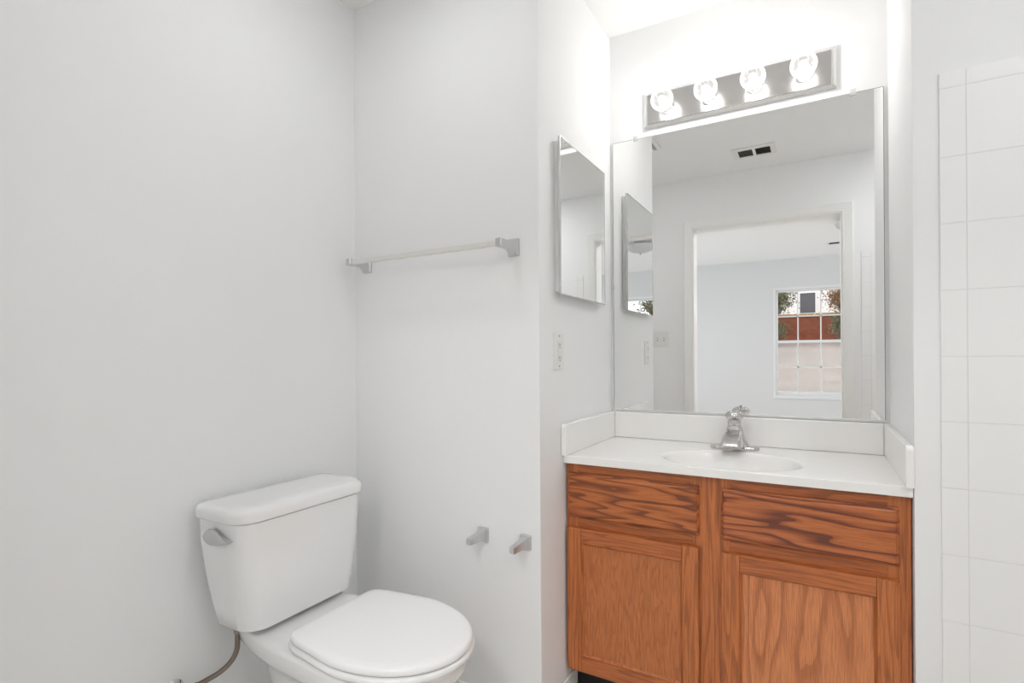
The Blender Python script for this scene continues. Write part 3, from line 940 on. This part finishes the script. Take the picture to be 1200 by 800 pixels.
tl = thing('recessed_fill_lamp', (.70, .62, HC), 'added round recessed fill lamp above the tub area at the right', 'lamp')  # unseen lamp, added to brighten the tile and the lower walls
bm = bmesh.new()
lathe(bm, [(.118, -.0005), (.118, -.006), (.110, -.010), (.094, -.010), (.094, -.0005)], (.70, .62, HC), (0, 0, 1), 36)
obj('fill_lamp_trim', bm, 'plastic', tl)
bm = bmesh.new()
lathe(bm, [(.001, -.0125), (.07, -.012), (.092, -.009), (.0925, -.006), (.001, -.0055)], (.70, .62, HC), (0, 0, 1), 36)
obj('fill_lamp_lens', bm, 'tub_fill_lens', tl)

sw = thing('light_switch', (-1.01, YB, 1.26), 'white double toggle switch plate beside the door casing, seen in the large mirror', 'switch')
bm = bmesh.new()
p0 = rrect(-1.068, -.952, 1.202, 1.318, .004, 3); p1 = rrect(-1.065, -.955, 1.205, 1.315, .003, 3)
loft(bm, [[Vector((x, YB + .0004, z)) for x, z in p0], [Vector((x, YB + .004, z)) for x, z in p0], [Vector((x, YB + .006, z)) for x, z in p1]])
obj('switch_plate', bm, 'plastic', sw)
for x in (-1.033, -.987):
    bm = bmesh.new()
    box(bm, x - .005, x + .005, YB + .0055, YB + .0068, 1.248, 1.272, mat=1)
    box(bm, x - .0042, x + .0042, YB + .0062, YB + .014, 1.255, 1.268, r=.001)
    obj('toggle', bm, ['plastic', 'louver'], sw)

# ------------------------------------------------------------------ bedroom ceiling lamp (seen twice reflected)
lx, ly_ = .31, -1.72
lamp = thing('ceiling_lamp', (lx, ly_, HC), 'bowl ceiling lamp in the bedroom, seen in the medicine cabinet reflection', 'lamp')
bm = bmesh.new()
lathe(bm, [(.065, -.0005), (.065, -.010), (.055, -.018), (.012, -.020), (.010, -.105), (.004, -.106)], (lx, ly_, HC), (0, 0, 1), 28)
obj('canopy', bm, 'plastic', lamp)
bm = bmesh.new()
prof_o = [(.165, -.055), (.163, -.066), (.150, -.085), (.125, -.104), (.09, -.120), (.05, -.130), (.012, -.134)]
prof_i = [(r * .97, h_ + .004) for r, h_ in prof_o]
lathe(bm, prof_o[::-1] + prof_i[:], (lx, ly_, HC), (0, 0, 1), 40)
obj('bowl_shade', bm, 'shade', lamp)
bm = bmesh.new()
lathe(bm, [(.010, -.133), (.011, -.138), (.006, -.146), (.008, -.150), (.001, -.156)], (lx, ly_, HC), (0, 0, 1), 16)
obj('finial', bm, 'satin', lamp)
dl = thing('ceiling_lamp', (-.34, -.78, HC), 'added flat round fill lamp in the bedroom just outside the bathroom doorway', 'lamp')  # unseen lamp, added to fill the lower bathroom through the doorway
bm = bmesh.new()
lathe(bm, [(.205, -.0005), (.205, -.022), (.198, -.028), (.186, -.028), (.186, -.0005)], (-.34, -.78, HC), (0, 0, 1), 40)
obj('fill_lamp_ring', bm, 'plastic', dl)
bm = bmesh.new()
lathe(bm, [(.001, -.048), (.06, -.046), (.12, -.040), (.165, -.031), (.184, -.022), (.184, -.012), (.001, -.010)], (-.34, -.78, HC), (0, 0, 1), 40)
obj('fill_diffuser', bm, 'hall_fill_lens', dl)

# ------------------------------------------------------------------ outdoors, beyond the bedroom windows
def gz(y):          # the ground rises away from the house
    return -.3 + (max(0, -4.6 - y)) * .0985
bm = bmesh.new()
rng = random.Random(4)
nx, ny = 40, 40
vs = [[None] * (ny + 1) for _ in range(nx + 1)]
for i in range(nx + 1):
    for j in range(ny + 1):
        x = -22 + 46 * i / nx; y = YF - .14 - 36 * j / ny
        vs[i][j] = bm.verts.new((x, y, gz(y) + rng.uniform(-.05, .05)))
for i in range(nx):
    for j in range(ny):
        bm.faces.new((vs[i][j], vs[i][j + 1], vs[i + 1][j + 1], vs[i + 1][j]))
bmesh.ops.recalc_face_normals(bm, faces=list(bm.faces))
if bm.faces[0].normal.z < 0: bmesh.ops.reverse_faces(bm, faces=list(bm.faces))
struct('ground', bm, 'leaf_litter')

gw = thing('garden_wall', (-.5, -24, gz(-24)), 'red brown brick garden wall with tan cap outside the bedroom window', 'wall')
obj('brickwork', B(-9, 12, -24.2, -24, gz(-24) - .3, 2.93), 'brick', gw)
obj('wall_cap', B(-9.05, 12.05, -24.27, -23.93, 2.93, 3.08, r=.02), 'cap', gw)

hs = thing('house', (.4, -34, gz(-34)), 'pale neighbouring house with dark windows behind the garden wall', 'house')
obj('house_wall', B(-3.2, 2.3, -38, -34, gz(-34) - .5, 7.4), 'siding', hs)
bm = bmesh.new()
loft(bm, [[Vector((x, -33.6, 7.4)), Vector((x, -36, 9.2)), Vector((x, -38.4, 7.4))] for x in (-3.5, 2.6)])
obj('house_roof', bm, 'roof', hs)
for x in (-.50, 1.6, -2.4):
    bm = bmesh.new()
    xa, xb, za, zb = x - .42, x + .42, 3.8, 5.05
    for a in ((xa - .08, xa, za - .08, zb + .08), (xb, xb + .08, za - .08, zb + .08), (xa, xb, zb, zb + .08), (xa, xb, za - .08, za)):
        box(bm, a[0], a[1], -34.0, -33.94, a[2], a[3])
    f_ = obj('house_window', bm, 'siding', hs)
    obj('house_pane', B(xa, xb, -34.0, -33.97, za, zb), 'shutter', f_)

def tree(x, y, h_, spread, seed, label, leaf, nleaf, lsize, spread_up=.75, trunk=.36):
    rg = random.Random(seed)
    z = gz(y) - .1
    t = thing('tree', (x, y, z), label, 'tree', 'trees beyond the garden wall')
    bm = bmesh.new()
    tips = []
    def grow(p_, d, L, r, depth):
        q = p_ + d * L
        mid_ = (p_ + q) / 2 + Vector((rg.uniform(-1, 1), rg.uniform(-1, 1), rg.uniform(-.3, .6))) * L * .08
        tube(bm, [p_, mid_, q], [r, r * .85, r * .68], 6)
        if depth <= 2: tips.append(mid_)
        tips.append(q)
        if depth == 0: return
        for k in range(3 if depth > 1 else 2):
            a = Vector((rg.uniform(-1, 1), rg.uniform(-1, 1), rg.uniform(-.1, spread_up))).normalized()
            grow(q if k else p_ + d * L * .8, (d * .75 + a * .8).normalized(), L * rg.uniform(.58, .78), r * .62, depth - 1)
    grow(Vector((x, y, z)), Vector((rg.uniform(-.08, .08), 0, 1)).normalized(), h_ * trunk, spread * .026, 5)
    obj('trunk', bm, 'bark', t)
    if nleaf:
        bm = bmesh.new()
        for i in range(nleaf):
            c = rg.choice(tips) + Vector((rg.gauss(0, .28), rg.gauss(0, .28), rg.gauss(0, .24)))
            a = Vector((rg.uniform(-1, 1), rg.uniform(-1, 1), rg.uniform(-1, 1))).normalized()
            b = a.orthogonal().normalized(); s = lsize * rg.uniform(.6, 1.3)
            vv = [bm.verts.new(c + a * s), bm.verts.new(c + b * s * .5), bm.verts.new(c - a * s), bm.verts.new(c - b * s * .5)]
            bm.faces.new(vv)
        obj('leaves', bm, leaf, t, smooth=0)
tree(-2.0, -26.5, 4.6, 3.0, 3, 'leafy tree left of the neighbouring house, in the window seen by mirror', 'leaves', 2600, .07, trunk=.24)
tree(1.35, -26.2, 4.6, 3.0, 8, 'russet tree right of the neighbouring house, in the window seen by mirror', 'leaves_russet', 2400, .07, trunk=.24)
tree(6.9, -25.6, 4.6, 5.5, 12, 'nearly bare dark tree seen in the medicine cabinet reflection', 'leaves', 900, .09, trunk=.22)

def shrub(x, y, z1, w, seed, label, leaf):
    rg = random.Random(seed)
    z0 = gz(y) - .05
    t = thing('shrub', (x, y, z0), label, 'shrub', 'shrubs along the garden wall')
    bm = bmesh.new(); bl = bmesh.new()
    for i in range(14):
        a = rg.uniform(0, 2 * PI); r = w * rg.uniform(.3, 1)
        tip = Vector((x + r * math.cos(a), y + .4 * r * math.sin(a), z0 + (z1 - z0) * rg.uniform(.55, 1)))
        mid_ = Vector((x, y, z0)).lerp(tip, .5) + Vector((0, 0, .15))
        tube(bm, [(x, y, z0), mid_, tip], [.025, .016, .006], 5)
        for k in range(60):
            c = mid_.lerp(tip, rg.uniform(0, 1.1)) + Vector((rg.gauss(0, .13), rg.gauss(0, .1), rg.gauss(0, .11)))
            d = Vector((rg.uniform(-1, 1), rg.uniform(-1, 1), rg.uniform(-1, 1))).normalized()
            e = d.orthogonal().normalized(); q = .05 * rg.uniform(.6, 1.3)
            bl.faces.new([bl.verts.new(c + d * q), bl.verts.new(c + e * q * .5), bl.verts.new(c - d * q), bl.verts.new(c - e * q * .5)])
    obj('stems', bm, 'bark', t)
    obj('leaves', bl, leaf, t, smooth=0)
shrub(-1.5, -23.2, 2.75, .55, 5, 'loose olive shrub before the brick garden wall, left in the window', 'leaves')
shrub(.85, -23.3, 2.95, .22, 6, 'narrow upright shrub before the brick garden wall, right in the window', 'leaves')
